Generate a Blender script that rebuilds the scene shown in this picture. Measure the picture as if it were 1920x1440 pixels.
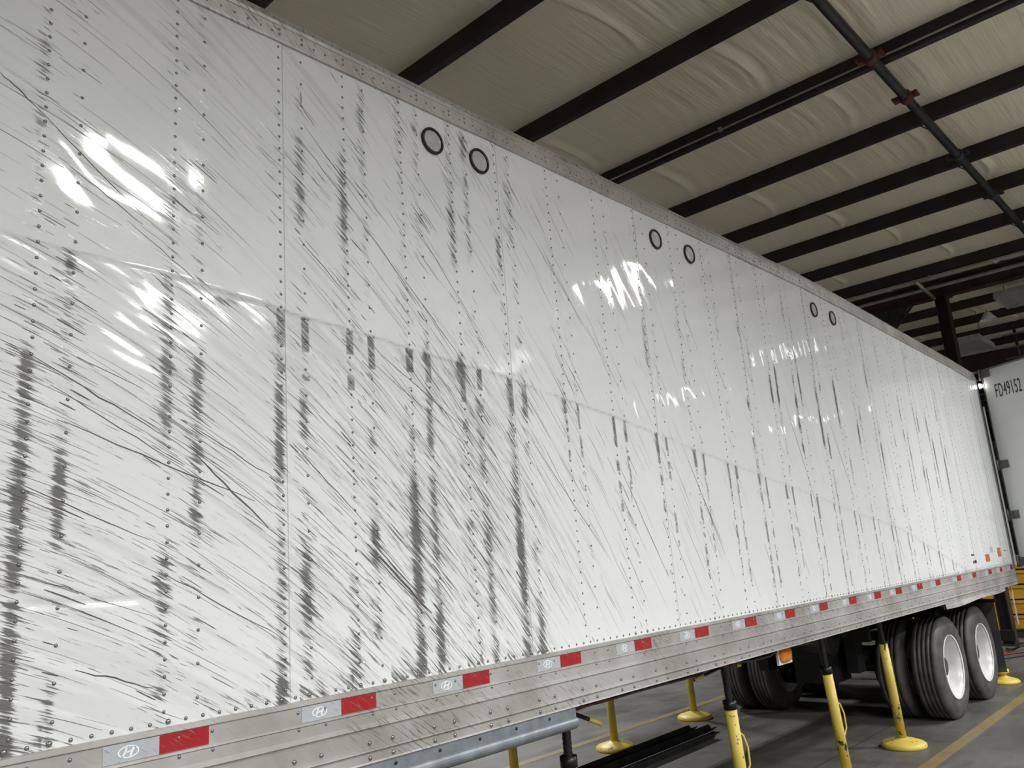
import bpy, bmesh, math, random
import numpy as np
from mathutils import Vector, Matrix

random.seed(7)
RNG = np.random.default_rng(11)
S = bpy.context.scene
for o in list(bpy.data.objects):
    bpy.data.objects.remove(o)
C = S.collection
PI = math.pi

# ------------------------------------------------------------------ camera
CAM_Y, CAM_Z = -2.5176, 1.73
cam_d = bpy.data.cameras.new('camera')
cam_d.sensor_width = 36.0
cam_d.lens = 1527.63 / 1920 * 36
cam_d.clip_end = 200
cam = bpy.data.objects.new('camera', cam_d)
C.objects.link(cam)
_R = [[0.68036535, -0.72913797, -0.07389726],
      [0.11352009, 0.20446496, -0.97226913],
      [0.72402775, 0.65310941, 0.22188268]]
M = Matrix.Identity(4)
for i in range(3):
    M[i][0] = _R[0][i]
    M[i][1] = -_R[1][i]
    M[i][2] = -_R[2][i]
M[1][3] = CAM_Y
M[2][3] = CAM_Z
cam.matrix_world = M
S.camera = cam

# ------------------------------------------------------------------ world, exposure
W = bpy.data.worlds.new('hall_air')
S.world = W
W.use_nodes = True
W.node_tree.nodes['Background'].inputs[0].default_value = (0.9, 0.95, 1.0, 1)
W.node_tree.nodes['Background'].inputs[1].default_value = 0.02
S.view_settings.view_transform = 'Standard'
S.view_settings.look = 'None'
S.view_settings.exposure = 0.0
S.view_settings.gamma = 1.0
S.view_settings.use_curve_mapping = False
LAMP_GAIN = 1.13           # common factor on the LED high-bay fixtures
LAMP_COL = (.975, .99, 1.0)

# ------------------------------------------------------------------ helpers
class MB:
    """collects vertices and faces of ONE mesh"""
    def __init__(s):
        s.v, s.f, s.sm = [], [], []
    def add(s, vs, fs, smooth=False):
        n = len(s.v)
        s.v += [tuple(v) for v in vs]
        s.f += [tuple(i + n for i in f) for f in fs]
        s.sm += [smooth] * len(fs)
        return s
    def box(s, x0, x1, y0, y1, z0, z1):
        vs = [(x, y, z) for x in (x0, x1) for y in (y0, y1) for z in (z0, z1)]
        return s.add(vs, [(0, 1, 3, 2), (4, 6, 7, 5), (0, 4, 5, 1), (2, 3, 7, 6), (0, 2, 6, 4), (1, 5, 7, 3)])
    def bar(s, a, b, w, h, up=(0, 0, 1)):
        a, b, up = Vector(a), Vector(b), Vector(up)
        d = (b - a).normalized()
        r = d.cross(up).normalized()
        u = r.cross(d).normalized()
        vs = []
        for p in (a, b):
            for i, j in ((-1, -1), (1, -1), (1, 1), (-1, 1)):
                vs.append(p + r * (w / 2 * i) + u * (h / 2 * j))
        return s.add(vs, [(0, 3, 2, 1), (4, 5, 6, 7), (0, 1, 5, 4), (1, 2, 6, 5), (2, 3, 7, 6), (3, 0, 4, 7)])
    def tube(s, pts, r, n=10, cap=True):
        pts = [Vector(p) for p in pts]
        rs = r if isinstance(r, (list, tuple)) else [r] * len(pts)
        vs, fs = [], []
        prev = None
        for i, p in enumerate(pts):
            d = (pts[min(i + 1, len(pts) - 1)] - pts[max(i - 1, 0)]).normalized()
            if prev is None:
                ref = Vector((0, 0, 1)) if abs(d.z) < .9 else Vector((1, 0, 0))
                u = d.cross(ref).normalized()
            else:
                u = (prev - d * prev.dot(d)).normalized()
            prev = u
            w = d.cross(u)
            for k in range(n):
                a = 2 * PI * k / n
                vs.append(p + (u * math.cos(a) + w * math.sin(a)) * rs[i])
        for i in range(len(pts) - 1):
            for k in range(n):
                fs.append((i * n + k, i * n + (k + 1) % n, (i + 1) * n + (k + 1) % n, (i + 1) * n + k))
        s.add(vs, fs, True)
        if cap:
            m = len(s.v) - len(vs)
            s.f += [tuple(m + k for k in reversed(range(n))), tuple(m + (len(pts) - 1) * n + k for k in range(n))]
            s.sm += [False, False]
        return s
    def lathe(s, prof, n=32, axis='z', c=(0, 0, 0), smooth=True, cap=False):
        """prof: list of (radius, height)"""
        vs, fs = [], []
        for r, h in prof:
            for k in range(n):
                a = 2 * PI * k / n
                p, q = r * math.cos(a), r * math.sin(a)
                if axis == 'z':
                    vs.append((c[0] + p, c[1] + q, c[2] + h))
                else:
                    vs.append((c[0] + p, c[1] + h, c[2] + q))
        for i in range(len(prof) - 1):
            for k in range(n):
                f = (i * n + k, i * n + (k + 1) % n, (i + 1) * n + (k + 1) % n, (i + 1) * n + k)
                fs.append(f if axis == 'z' else f[::-1])
        s.add(vs, fs, smooth)
        if cap:
            m = len(s.v) - len(vs)
            s.f += [tuple(m + k for k in range(n)), tuple(m + (len(prof) - 1) * n + k for k in range(n))]
            s.sm += [False, False]
        return s
    def extrude(s, prof, x0, x1, closed=True, xs=None):
        """prof: list of (y, z) swept along x"""
        xs = xs or [x0, x1]
        n = len(prof)
        vs = [(x, y, z) for x in xs for y, z in prof]
        fs = []
        m = n if closed else n - 1
        for i in range(len(xs) - 1):
            for k in range(m):
                fs.append((i * n + k, i * n + (k + 1) % n, (i + 1) * n + (k + 1) % n, (i + 1) * n + k))
        if closed:
            fs.append(tuple(reversed(range(n))))
            fs.append(tuple((len(xs) - 1) * n + k for k in range(n)))
        return s.add(vs, fs)
    def mesh(s, name, mat=None):
        me = bpy.data.meshes.new(name)
        me.from_pydata(s.v, [], s.f)
        if any(s.sm):
            me.polygons.foreach_set('use_smooth', s.sm)
        me.update()
        if mat:
            me.materials.append(mat)
        return me
    def build(s, name, mat=None, parent=None):
        o = bpy.data.objects.new(name, s.mesh(name, mat))
        C.objects.link(o)
        if parent:
            put(o, parent)
        return o

def put(o, parent):
    o.parent = parent
    if parent.type == 'EMPTY' or parent.matrix_basis != Matrix.Identity(4):
        o.matrix_parent_inverse = parent.matrix_basis.inverted()
    return o

def thing(name, label, cat, loc=(0, 0, 0), group=None):
    o = bpy.data.objects.new(name, None)
    o.empty_display_size = .1
    o.location = loc
    C.objects.link(o)
    return tag(o, label, cat, group)

def tag(o, label, cat, group=None, kind=None):
    o['label'] = label
    o['category'] = cat
    if group:
        o['group'] = group
    if kind:
        o['kind'] = kind
    return o

def struct(o, label=None, cat=None):
    o['kind'] = 'structure'
    if label:
        o['label'] = label
    if cat:
        o['category'] = cat
    return o

# ---- numpy noise
def lattice(seed):
    r = np.random.default_rng(seed)
    return r.random((256, 256))
_LAT = {}
def vn(x, y, seed=0):
    """smooth value noise, -1..1"""
    if seed not in _LAT:
        _LAT[seed] = lattice(seed)
    L = _LAT[seed]
    x = np.asarray(x, float); y = np.asarray(y, float)
    xi = np.floor(x).astype(int); yi = np.floor(y).astype(int)
    fx = x - xi; fy = y - yi
    fx = fx * fx * fx * (fx * (fx * 6 - 15) + 10); fy = fy * fy * fy * (fy * (fy * 6 - 15) + 10)
    a = L[xi % 256, yi % 256]; b = L[(xi + 1) % 256, yi % 256]
    c = L[xi % 256, (yi + 1) % 256]; d = L[(xi + 1) % 256, (yi + 1) % 256]
    return 2 * (a * (1 - fx) * (1 - fy) + b * fx * (1 - fy) + c * (1 - fx) * fy + d * fx * fy) - 1
def sstep(a, b, x):
    t = np.clip((np.asarray(x, float) - a) / (b - a), 0, 1)
    return t * t * (3 - 2 * t)

# ---- materials
class NT:
    def __init__(s, name):
        s.m = bpy.data.materials.new(name)
        s.m.use_nodes = True
        s.t = s.m.node_tree
        s.b = s.t.nodes['Principled BSDF']
        s.out = s.t.nodes['Material Output']
    def n(s, typ, **kw):
        nd = s.t.nodes.new(typ)
        for k, v in kw.items():
            setattr(nd, k, v)
        return nd
    def l(s, a, b):
        s.t.links.new(a, b)
    def val(s, sock, v):
        if hasattr(v, 'is_output') or hasattr(v, 'links'):
            s.l(v, sock)
        else:
            sock.default_value = v
    def math(s, op, a, b=None, c=None, clamp=False):
        nd = s.n('ShaderNodeMath', operation=op, use_clamp=clamp)
        s.val(nd.inputs[0], a)
        if b is not None:
            s.val(nd.inputs[1], b)
        if c is not None:
            s.val(nd.inputs[2], c)
        return nd.outputs[0]
    def ramp(s, v, a, b, lo=0.0, hi=1.0, smooth=True):
        nd = s.n('ShaderNodeMapRange')
        nd.interpolation_type = 'SMOOTHSTEP' if smooth else 'LINEAR'
        s.val(nd.inputs[0], v)
        s.val(nd.inputs[1], a); s.val(nd.inputs[2], b)
        nd.inputs[3].default_value = lo; nd.inputs[4].default_value = hi
        return nd.outputs[0]
    def noise(s, vec, scale=5.0, detail=3.0, rough=.5, dist=0.0):
        nd = s.n('ShaderNodeTexNoise')
        if vec is not None:
            s.l(vec, nd.inputs['Vector'])
        nd.inputs['Scale'].default_value = scale
        nd.inputs['Detail'].default_value = detail
        nd.inputs['Roughness'].default_value = rough
        nd.inputs['Distortion'].default_value = dist
        return nd.outputs['Fac']
    def mix(s, fac, a, b):
        nd = s.n('ShaderNodeMix', data_type='RGBA')
        s.val(nd.inputs[0], fac)
        for sock, v in ((nd.inputs[6], a), (nd.inputs[7], b)):
            if isinstance(v, (tuple, list)):
                sock.default_value = (v[0], v[1], v[2], 1)
            else:
                s.l(v, sock)
        return nd.outputs[2]
    def obj(s):
        return s.n('ShaderNodeTexCoord').outputs['Object']
    def scaled(s, vec, sc, rot=(0, 0, 0)):
        nd = s.n('ShaderNodeMapping')
        s.l(vec, nd.inputs[0])
        nd.inputs['Scale'].default_value = sc
        nd.inputs['Rotation'].default_value = rot
        return nd.outputs[0]
    def bump(s, h, strength=.3, dist=.002):
        nd = s.n('ShaderNodeBump')
        nd.inputs['Strength'].default_value = strength
        nd.inputs['Distance'].default_value = dist
        s.l(h, nd.inputs['Height'])
        s.l(nd.outputs[0], s.b.inputs['Normal'])

def plain(name, col, rough=.5, metal=0.0, var=.12, scale=8.0, bump=0.0, spec=.5):
    """one colour with faint mottling"""
    t = NT(name)
    f = t.noise(t.obj(), scale, 4)
    c2 = tuple(max(0, c * (1 - var * 2)) for c in col)
    c1 = tuple(min(1, c * (1 + var)) for c in col)
    t.l(t.mix(t.ramp(f, .3, .7), c2, c1), t.b.inputs['Base Color'])
    t.b.inputs['Roughness'].default_value = rough
    t.b.inputs['Metallic'].default_value = metal
    t.b.inputs['Specular IOR Level'].default_value = spec
    if bump:
        t.bump(t.noise(t.obj(), scale * 12, 3), bump, .002)
    return t.m

def chipped(name, col, under, rough=.45, amount=.6, scale=22.0):
    """paint with worn chips"""
    t = NT(name)
    o = t.obj()
    f = t.noise(o, scale, 5, .65)
    g = t.noise(t.scaled(o, (1, 1, .35)), 5, 2)
    chip = t.ramp(t.math('ADD', f, t.math('MULTIPLY', g, .45)), amount + .245, amount + .265)
    soil = t.ramp(t.noise(o, 6, 4), .35, .75)
    c = t.mix(t.math('MULTIPLY', soil, .35), col, tuple(v * .6 for v in col))
    t.l(t.mix(chip, c, under), t.b.inputs['Base Color'])
    t.b.inputs['Roughness'].default_value = rough
    return t.m

MAT = {}
MAT['black_steel'] = plain('black_steel', (.012, .012, .013), .45, 0, .2)
MAT['black_plastic'] = plain('black_plastic', (.010, .010, .011), .38, 0, .1)
MAT['rivet'] = plain('rivet_steel', (.26, .255, .25), .32, .85, .12, 60)
MAT['yellow'] = chipped('yellow_stand_paint', (.66, .50, .085), (.02, .018, .015), .45, .63)
MAT['yellow_rack'] = chipped('yellow_rack_paint', (.62, .34, .02), (.25, .16, .06), .5, .66, 9)
MAT['screw'] = plain('oily_screw_steel', (.018, .017, .016), .35, .5, .2, 30)
MAT['galv'] = plain('galvanised_steel', (.27, .30, .33), .45, .6, .10, 14)
MAT['hinge_steel'] = plain('dull_hinge_steel', (.20, .20, .195), .45, .6, .15, 20)
MAT['dark_steel'] = plain('dark_mill_steel', (.055, .056, .058), .5, .5, .2, 10)
MAT['rim'] = plain('white_wheel_paint', (.68, .67, .65), .25, 0, .05, 9)
MAT['hub'] = plain('greasy_hub', (.05, .045, .04), .5, .3, .2)
MAT['purlin'] = plain('red_oxide_primer', (.020, .0105, .0100), .6, 0, .25, 3)
MAT['rust_clamp'] = plain('red_oxide_clamp', (.10, .022, .012), .6, 0, .25, 12)
MAT['pipe'] = plain('dark_sprinkler_pipe', (.030, .036, .032), .45, .2, .2, 6)
MAT['conduit'] = plain('grey_conduit', (.34, .33, .29), .45, .5, .1, 10)
MAT['amber'] = plain('amber_lens', (.75, .22, .01), .2, 0, .1, 30)
MAT['white_plastic'] = plain('white_plastic', (.70, .70, .68), .4, 0, .05)
MAT['door_white'] = plain('door_white_paint', (.74, .75, .73), .32, 0, .03, 2)
MAT['ink'] = plain('black_vinyl', (.012, .012, .012), .4, 0, .05)
MAT['lens'] = plain('frosted_lens', (.50, .50, .47), .15, 0, .06, 30)
MAT['rubber_ring'] = plain('black_rubber_ring', (.012, .012, .013), .32, 0, .1)
MAT['orange_tape'] = plain('orange_label', (.45, .17, .04), .4, 0, .1)
MAT['grey_label'] = plain('grey_label', (.50, .50, .49), .4, 0, .1)
MAT['hose_red'] = plain('red_air_hose', (.16, .015, .012), .4, 0, .1)
MAT['hose_black'] = plain('black_hose', (.015, .015, .016), .4, 0, .1)
MAT['fixture'] = plain('off_white_fixture', (.36, .36, .33), .5, 0, .08)
MAT['wall'] = plain('dim_metal_wall', (.36, .35, .32), .6, 0, .1, 1)
MAT['stripe'] = chipped('yellow_floor_paint', (.24, .175, .072), (.16, .14, .11), .5, .55, 13)

def mat_lamp(name, col, strength):
    m = bpy.data.materials.new(name)
    m.use_nodes = True
    t = m.node_tree
    t.nodes.remove(t.nodes['Principled BSDF'])
    e = t.nodes.new('ShaderNodeEmission')
    e.inputs[0].default_value = (*col, 1)
    e.inputs[1].default_value = strength
    t.links.new(e.outputs[0], t.nodes['Material Output'].inputs[0])
    return m
MAT['led'] = mat_lamp('led_strip_light', LAMP_COL, 12.0)
MAT['led_small'] = mat_lamp('led_lamp_light', (1.0, .99, .97), 12.0)

# aluminium rails, scuffed along the slide direction
def mat_rail():
    t = NT('scuffed_aluminium')
    o = t.obj()
    n1 = t.noise(t.scaled(t.scaled(o, (1, 1, 1), (0, -.65, 0)), (2.0, 1, 24)), 6, 5, .6)
    n2 = t.noise(o, 3.0, 4)
    n3 = t.noise(t.scaled(o, (1.2, 1, 1)), 1.3, 2)
    dirt = t.math('MULTIPLY', t.ramp(n1, .50, .68), t.ramp(n3, .35, .65))
    c = t.mix(t.ramp(n2, .3, .75), (.55, .535, .51), (.37, .35, .32))
    t.l(t.mix(t.math('MULTIPLY', dirt, .9), c, (.10, .085, .07)), t.b.inputs['Base Color'])
    t.b.inputs['Metallic'].default_value = .55
    t.l(t.ramp(n1, .3, .7, .42, .62), t.b.inputs['Roughness'])
    t.bump(n1, .15, .001)
    return t.m
MAT['rail'] = mat_rail()

def mat_tape(name, col, dull):
    t = NT(name)
    o = t.obj()
    w = t.n('ShaderNodeTexWave')
    w.bands_direction = 'Z'
    w.inputs['Scale'].default_value = 60
    t.l(o, w.inputs[0])
    n1 = t.noise(t.scaled(t.scaled(o, (1, 1, 1), (0, -.65, 0)), (2.2, 1, 24)), 7, 4, .6)
    t.l(t.mix(t.math('MULTIPLY', t.ramp(n1, .56, .66), .65), col, dull), t.b.inputs['Base Color'])
    t.b.inputs['Roughness'].default_value = .3
    t.bump(w.outputs['Fac'], .25, .0008)
    return t.m
MAT['tape_red'] = mat_tape('red_reflective_tape', (.34, .010, .015), (.20, .16, .14))
MAT['tape_white'] = mat_tape('white_reflective_tape', (.43, .45, .47), (.22, .20, .18))
MAT['emblem'] = plain('pale_emblem_print', (.86, .87, .88), .35, 0, .03, 30)

def mat_tire():
    t = NT('dusty_tyre_rubber')
    o = t.obj()
    n = t.noise(o, 7, 4)
    t.l(t.mix(t.ramp(n, .3, .7), (.040, .038, .035), (.085, .080, .073)), t.b.inputs['Base Color'])
    t.b.inputs['Roughness'].default_value = .62
    t.bump(t.noise(o, 90, 2), .15, .002)
    return t.m
MAT['tire'] = mat_tire()

def mat_panel():
    """white sheet with rubbed-on scuffs that follow the slide lines stored in the 'flow' layer"""
    t = NT('scuffed_white_sheet')
    fl = t.n('ShaderNodeUVMap'); fl.uv_map = 'flow'
    a = t.n('ShaderNodeAttribute'); a.attribute_name = 'scuff'
    dens = a.outputs['Fac']
    r = t.n('ShaderNodeAttribute'); r.attribute_name = 'rub'
    rub = r.outputs['Fac']
    m = t.n('ShaderNodeAttribute'); m.attribute_name = 'mark'
    mark = m.outputs['Fac']
    uv = fl.outputs[0]
    n1 = t.noise(t.scaled(uv, (4.2, 75, 1)), 1.0, 6, .66)
    n2 = t.noise(t.scaled(uv, (9.0, 210, 1)), 1.0, 4, .62)
    n3 = t.noise(t.scaled(uv, (1.1, 26, 1)), 1.0, 2, .5)
    mixn = t.math('ADD', t.math('MULTIPLY', n1, .6), t.math('MULTIPLY', n2, .4))
    v = t.ramp(mixn, .33, .67, 0, 1, False)
    thr = t.math('SUBTRACT', 1.0, dens)
    f = t.ramp(t.math('SUBTRACT', v, thr), -.02, .20)
    # broad pale grey rubbing
    g = t.math('MULTIPLY', t.ramp(t.math('SUBTRACT', t.ramp(n3, .3, .7, 0, 1, False), t.math('SUBTRACT', 1.0, rub)), -.05, .5), .24)
    # solid rubber marks under the crease plus painted lap shadow, broken by fine stripes
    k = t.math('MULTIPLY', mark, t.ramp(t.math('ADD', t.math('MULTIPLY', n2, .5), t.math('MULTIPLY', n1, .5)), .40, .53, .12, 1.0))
    # hairline scratches everywhere
    n4 = t.noise(t.scaled(uv, (.9, 120, 1)), 1.0, 1, .5)
    hair = t.math('MULTIPLY', t.ramp(n4, .69, .74), t.math('ADD', .12, t.math('MULTIPLY', rub, .5)))
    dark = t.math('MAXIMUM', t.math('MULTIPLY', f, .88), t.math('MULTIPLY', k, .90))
    dark = t.math('MAXIMUM', dark, t.math('MULTIPLY', hair, .8))
    soil = t.noise(t.obj(), 1.2, 3)
    base = t.mix(t.ramp(soil, .3, .7), (.765, .775, .775), (.80, .808, .808))
    c = t.mix(g, base, (.38, .36, .33))
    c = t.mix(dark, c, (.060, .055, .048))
    t.l(c, t.b.inputs['Base Color'])
    ro = t.math('ADD', .022, t.math('MULTIPLY', rub, .12))
    t.l(t.math('ADD', ro, t.math('MULTIPLY', dark, .3)), t.b.inputs['Roughness'])
    t.b.inputs['Specular IOR Level'].default_value = .5
    t.bump(t.math('MULTIPLY', n2, t.math('ADD', dark, t.math('MULTIPLY', rub, .5))), .12, .0012)
    return t.m
MAT['panel'] = mat_panel()
MAT['scratch'] = plain('grey_scratch', (.10, .093, .083), .6, 0, .2, 20)
MAT['scratch_faint'] = plain('faint_grey_scratch', (.30, .285, .26), .5, 0, .2, 20)

def mat_ceiling():
    t = NT('vinyl_faced_insulation')
    o = t.obj()
    n = t.noise(o, .8, 3)
    t.l(t.mix(t.ramp(n, .3, .7), (.76, .70, .555), (.84, .78, .635)), t.b.inputs['Base Color'])
    t.b.inputs['Roughness'].default_value = .42
    n2 = t.noise(t.scaled(o, (1.0, 42, 1)), 1.0, 4, .6)
    t.bump(n2, .9, .012)
    return t.m
MAT['ceiling'] = mat_ceiling()

def mat_floor():
    t = NT('worn_concrete')
    o = t.obj()
    n1 = t.noise(o, .55, 5, .6)
    n2 = t.noise(o, 5, 6, .65)
    n3 = t.noise(t.scaled(o, (.5, 3, 1)), 1.5, 3)
    c = t.mix(t.ramp(n1, .3, .7), (.086, .081, .073), (.128, .122, .110))
    c = t.mix(t.math('MULTIPLY', t.ramp(n2, .42, .70), .75), c, (.070, .064, .056))
    c = t.mix(t.math('MULTIPLY', t.ramp(n3, .52, .75), .55), c, (.20, .19, .178))
    t.l(c, t.b.inputs['Base Color'])
    t.l(t.ramp(n1, .3, .7, .35, .6), t.b.inputs['Roughness'])
    t.bump(n2, .08, .003)
    return t.m
MAT['floor'] = mat_floor()

# ------------------------------------------------------------------ the hall
def grid(name, xs, ys, fz, mat, flip=False):
    X, Y = np.meshgrid(xs, ys, indexing='ij')
    Z = fz(X, Y)
    nx, ny = len(xs), len(ys)
    co = np.stack([X, Y, Z], -1).reshape(-1, 3)
    i = np.arange(nx - 1)[:, None] * ny + np.arange(ny - 1)[None, :]
    q = np.stack([i, i + ny, i + ny + 1, i + 1], -1).reshape(-1, 4)
    if flip:
        q = q[:, ::-1]
    return np_mesh(name, co, q, mat)

def np_mesh(name, co, q, mat, smooth=True):
    me = bpy.data.meshes.new(name)
    me.vertices.add(len(co)); me.vertices.foreach_set('co', co.astype(np.float32).ravel())
    me.loops.add(q.size); me.loops.foreach_set('vertex_index', q.astype(np.int32).ravel())
    me.polygons.add(len(q))
    me.polygons.foreach_set('loop_start', np.arange(0, q.size, 4, dtype=np.int32))
    me.polygons.foreach_set('use_smooth', np.full(len(q), smooth))
    me.update(calc_edges=True)
    me.materials.append(mat)
    o = bpy.data.objects.new(name, me)
    C.objects.link(o)
    return o

HX0, HX1, HY0, HY1 = -12.0, 46.0, -19.0, 22.0
floor = struct(MB().box(HX0, HX1, HY0, HY1, -.2, 0).build('floor', MAT['floor']),
               'worn grey concrete floor of the hall', 'floor')
for k, (x0, x1, y, w) in enumerate([(-6, 40, -.125, .105), (-6, 40, 2.99, .10)]):
    MB().box(x0, x1, y - w / 2, y + w / 2, .0, .002).build('floor_stripe', MAT['stripe'], floor)
for y in (.62, 6.6, -4.4):
    MB().box(HX0, HX1, y - .004, y + .004, .0, .0008).build('joint', MAT['dark_steel'], floor)
for x in (3.2, 12.4, 21):
    MB().box(x - .004, x + .004, HY0, HY1, .0, .0008).build('joint', MAT['dark_steel'], floor)

Z_PUR = CAM_Z + 4.25                 # underside of the purlins
PUR_D = .13
ratios = [-.42, -.06, .31, .672, 1.03, 1.393, 1.742, 2.09, 2.422, 2.716, 3.045]
pur_x = [r * 4.25 - .07 for r in ratios]
x = pur_x[-1] + 1.42
while x < 44:
    if abs(x - 15.1) > .3:
        pur_x.append(x)
    x += 1.40
pur_x = sorted(pur_x)

def ceil_z(X, Y):
    px = np.array([HX0] + pur_x + [HX1])
    i = np.clip(np.searchsorted(px, X) - 1, 0, len(px) - 2)
    a, b = px[i], px[i + 1]
    u = (X - a) / (b - a)
    z = Z_PUR + PUR_D + .05 - .055 * np.sin(PI * u)
    # puckers run from purlin to purlin, strongest in patches, with a heavy fold at each roll seam
    yy = Y + .16 * np.sin(PI * u) + .12 * vn(X * .3, Y * .4, 3)
    amp = np.clip(vn(X * .33 + 9, Y * .45, 5) * .8 + .55, .12, 1)
    wr = vn(yy * 13, i * 3.7 + u * .5, 6) * .010 + vn(yy * 27, i * 5.1 + u * .7, 7) * .007 + vn(yy * 52, i * 2.3 + u * .9, 8) * .0035
    z = z + wr * amp * np.sin(PI * u) ** .7
    seam = (yy + i * .37) % 1.83 - .9
    z = z + (-.026 * np.exp(-(seam / .03) ** 2) + .018 * np.exp(-((seam + .08) / .05) ** 2)) * np.sin(PI * u) ** .5
    return z
cx = np.concatenate([np.arange(-4, 16.6, .085), np.arange(16.7, HX1 + .1, .28)])
cy = np.concatenate([np.arange(HY0, -2.6, .25), np.arange(-2.6, 7, .013), np.arange(7, HY1 + .1, .25)])
ceiling = struct(grid('ceiling', cx, cy, ceil_z, MAT['ceiling'], True),
                 'sagging cream vinyl roof insulation above dark purlins', 'ceiling')

def purlin_mesh():
    # Z-section: web, top flange, bottom flange with lip
    z0, z1 = Z_PUR, Z_PUR + PUR_D + .12
    b = MB()
    b.box(0, .006, HY0, HY1, z0, z1)
    b.box(.006, .072, HY0, HY1, z0, z0 + .006)
    b.box(.066, .072, HY0, HY1, z0 + .006, z0 + .022)
    b.box(-.066, 0, HY0, HY1, z1 - .006, z1)
    return b.mesh('purlin', MAT['purlin'])
pm = purlin_mesh()
for x in pur_x:
    o = bpy.data.objects.new('purlin', pm)
    o.location.x = x
    C.objects.link(o)
    put(o, ceiling)

for nm, (x0, x1, y0, y1) in {'wall_right': (HX1, HX1 + .2, HY0, HY1), 'wall_left': (HX0 - .2, HX0, HY0, HY1),
                             'wall_back': (HX0, HX1, HY1, HY1 + .2), 'wall_front': (HX0, HX1, HY0 - .2, HY0)}.items():
    struct(MB().box(x0, x1, y0, y1, 0, Z_PUR + .4).build(nm, MAT['wall']), 'dim metal wall of the hall', 'wall')

# girder and columns across the hall beyond the trailer
bm = MB()
gx = 15.05
bm.box(gx, gx + .2, HY0, HY1, CAM_Z + 4.05, CAM_Z + 4.065)
bm.box(gx + .09, gx + .11, HY0, HY1, CAM_Z + 4.065, CAM_Z + 4.33)
bm.box(gx, gx + .2, HY0, HY1, CAM_Z + 4.33, CAM_Z + 4.345)
tag(bm.build('girder', plain('girder_primer', (.045, .017, .013), .6, 0, .3, 4)),
    'dark red steel girder running across the hall above the rear of the trailer', 'girder')
def column(x, y, label):
    b = MB()
    z1 = CAM_Z + 4.05
    b.box(x, x + .22, y - .09, y - .075, 0, z1)
    b.box(x, x + .22, y + .075, y + .09, 0, z1)
    b.box(x + .10, x + .12, y - .075, y + .075, 0, z1)
    t = thing('steel_column', label, 'column', (x + .1, y, 0))
    b.build('shaft', MAT['purlin'], t)
    MB().box(x - .05, x + .27, y - .14, y + .14, z1 - .02, z1).build('cap_plate', MAT['purlin'], t)
    MB().box(x - .08, x + .30, y - .17, y + .17, 0, .02).build('base_plate', MAT['purlin'], t)
column(15.0, 0.97, 'dark red steel column rising behind the trailer roof near its rear corner')

# bracket with an unlit heater-like knee under the girder
t = thing('hanging_bracket', 'dark triangular steel bracket hanging under the girder left of the column', 'bracket', (15.1, 2.3, CAM_Z + 4.05))
zb = CAM_Z + 4.05
b = MB()
b.add([(15.06, 2.12, zb), (15.06, 1.50, zb - .02), (15.06, 1.86, zb - .42), (15.06, 1.98, zb - .62), (15.06, 2.10, zb - .62),
       (15.10, 2.12, zb), (15.10, 1.50, zb - .02), (15.10, 1.86, zb - .42), (15.10, 1.98, zb - .62), (15.10, 2.10, zb - .62)],
      [(0, 1, 2, 3, 4), (9, 8, 7, 6, 5), (0, 5, 6, 1), (1, 6, 7, 2), (2, 7, 8, 3), (3, 8, 9, 4), (4, 9, 5, 0)])
b.build('plate', MAT['dark_steel'], t)
MB().tube([(15.08, 2.04, zb - .6), (15.08, 2.04, zb - .8)], .05, 10).build('stem', MAT['dark_steel'], t)
MB().bar((15.08, 1.45, zb - .03), (15.08, 1.92, zb - .5), .04, .04).build('knee_brace', MAT['dark_steel'], t)

# lower beam and caged racking far behind
tag(MB().box(21.0, 21.2, -6, 4.2, CAM_Z + 3.72, CAM_Z + 4.05).build('lintel_beam', plain('brown_primer', (.040, .018, .013), .6, 0, .25, 3)),
    'brown steel lintel beam far behind the open trailer door', 'beam')

def tray_lamp(x, y, z, lx, ly, label):
    t = thing('ceiling_fixture', label, 'fixture', (x, y, z), 'unlit hanging fixtures beyond the girder')
    b = MB()
    b.box(x - lx / 2, x + lx / 2, y - ly / 2, y + ly / 2, z + .05, z + .11)
    b.build('housing', MAT['fixture'], t)
    b = MB()
    for sx in (-1, 1):
        b.box(x + sx * lx / 2 - .012, x + sx * lx / 2 + .012, y - ly / 2, y + ly / 2, z - .01, z + .06)
        b.box(x - lx / 2, x + lx / 2, y + sx * ly / 2 - .012, y + sx * ly / 2 + .012, z - .01, z + .06)
    b.build('frame', MAT['fixture'], t)
    MB().box(x - lx / 2 + .014, x + lx / 2 - .014, y - ly / 2 + .014, y + ly / 2 - .014, z + .02, z + .045).build('diffuser', plain('dull_diffuser', (.30, .30, .28), .5), t)
    for sy in (-1, 1):
        MB().tube([(x, y + sy * ly * .35, z + .1), (x, y + sy * ly * .35, Z_PUR + .02)], .006, 6).build('hanger', MAT['dark_steel'], t)
tray_lamp(17.6, 1.22, CAM_Z + 3.58, 1.2, .62, 'flat unlit light fixture hanging just right of the dark red column')
tray_lamp(16.3, .02, CAM_Z + 3.98, 1.0, .6, 'flat unlit light fixture nearest the right edge of the photograph')
# small white hooded lamp
t = thing('hooded_lamp', 'small white hooded lamp hanging between the two flat fixtures', 'lamp', (17.8, .85, CAM_Z + 4.1))
MB().lathe([(.03, .16), (.06, .14), (.10, .08), (.16, 0), (.155, .0), (.09, .08), (.02, .13)], 20, 'z', (17.8, .85, CAM_Z + 4.08)).build('shade', MAT['white_plastic'], t)
MB().tube([(17.8, .85, CAM_Z + 4.22), (17.8, .85, Z_PUR + .03)], .008, 6).build('hanger', MAT['dark_steel'], t)

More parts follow.
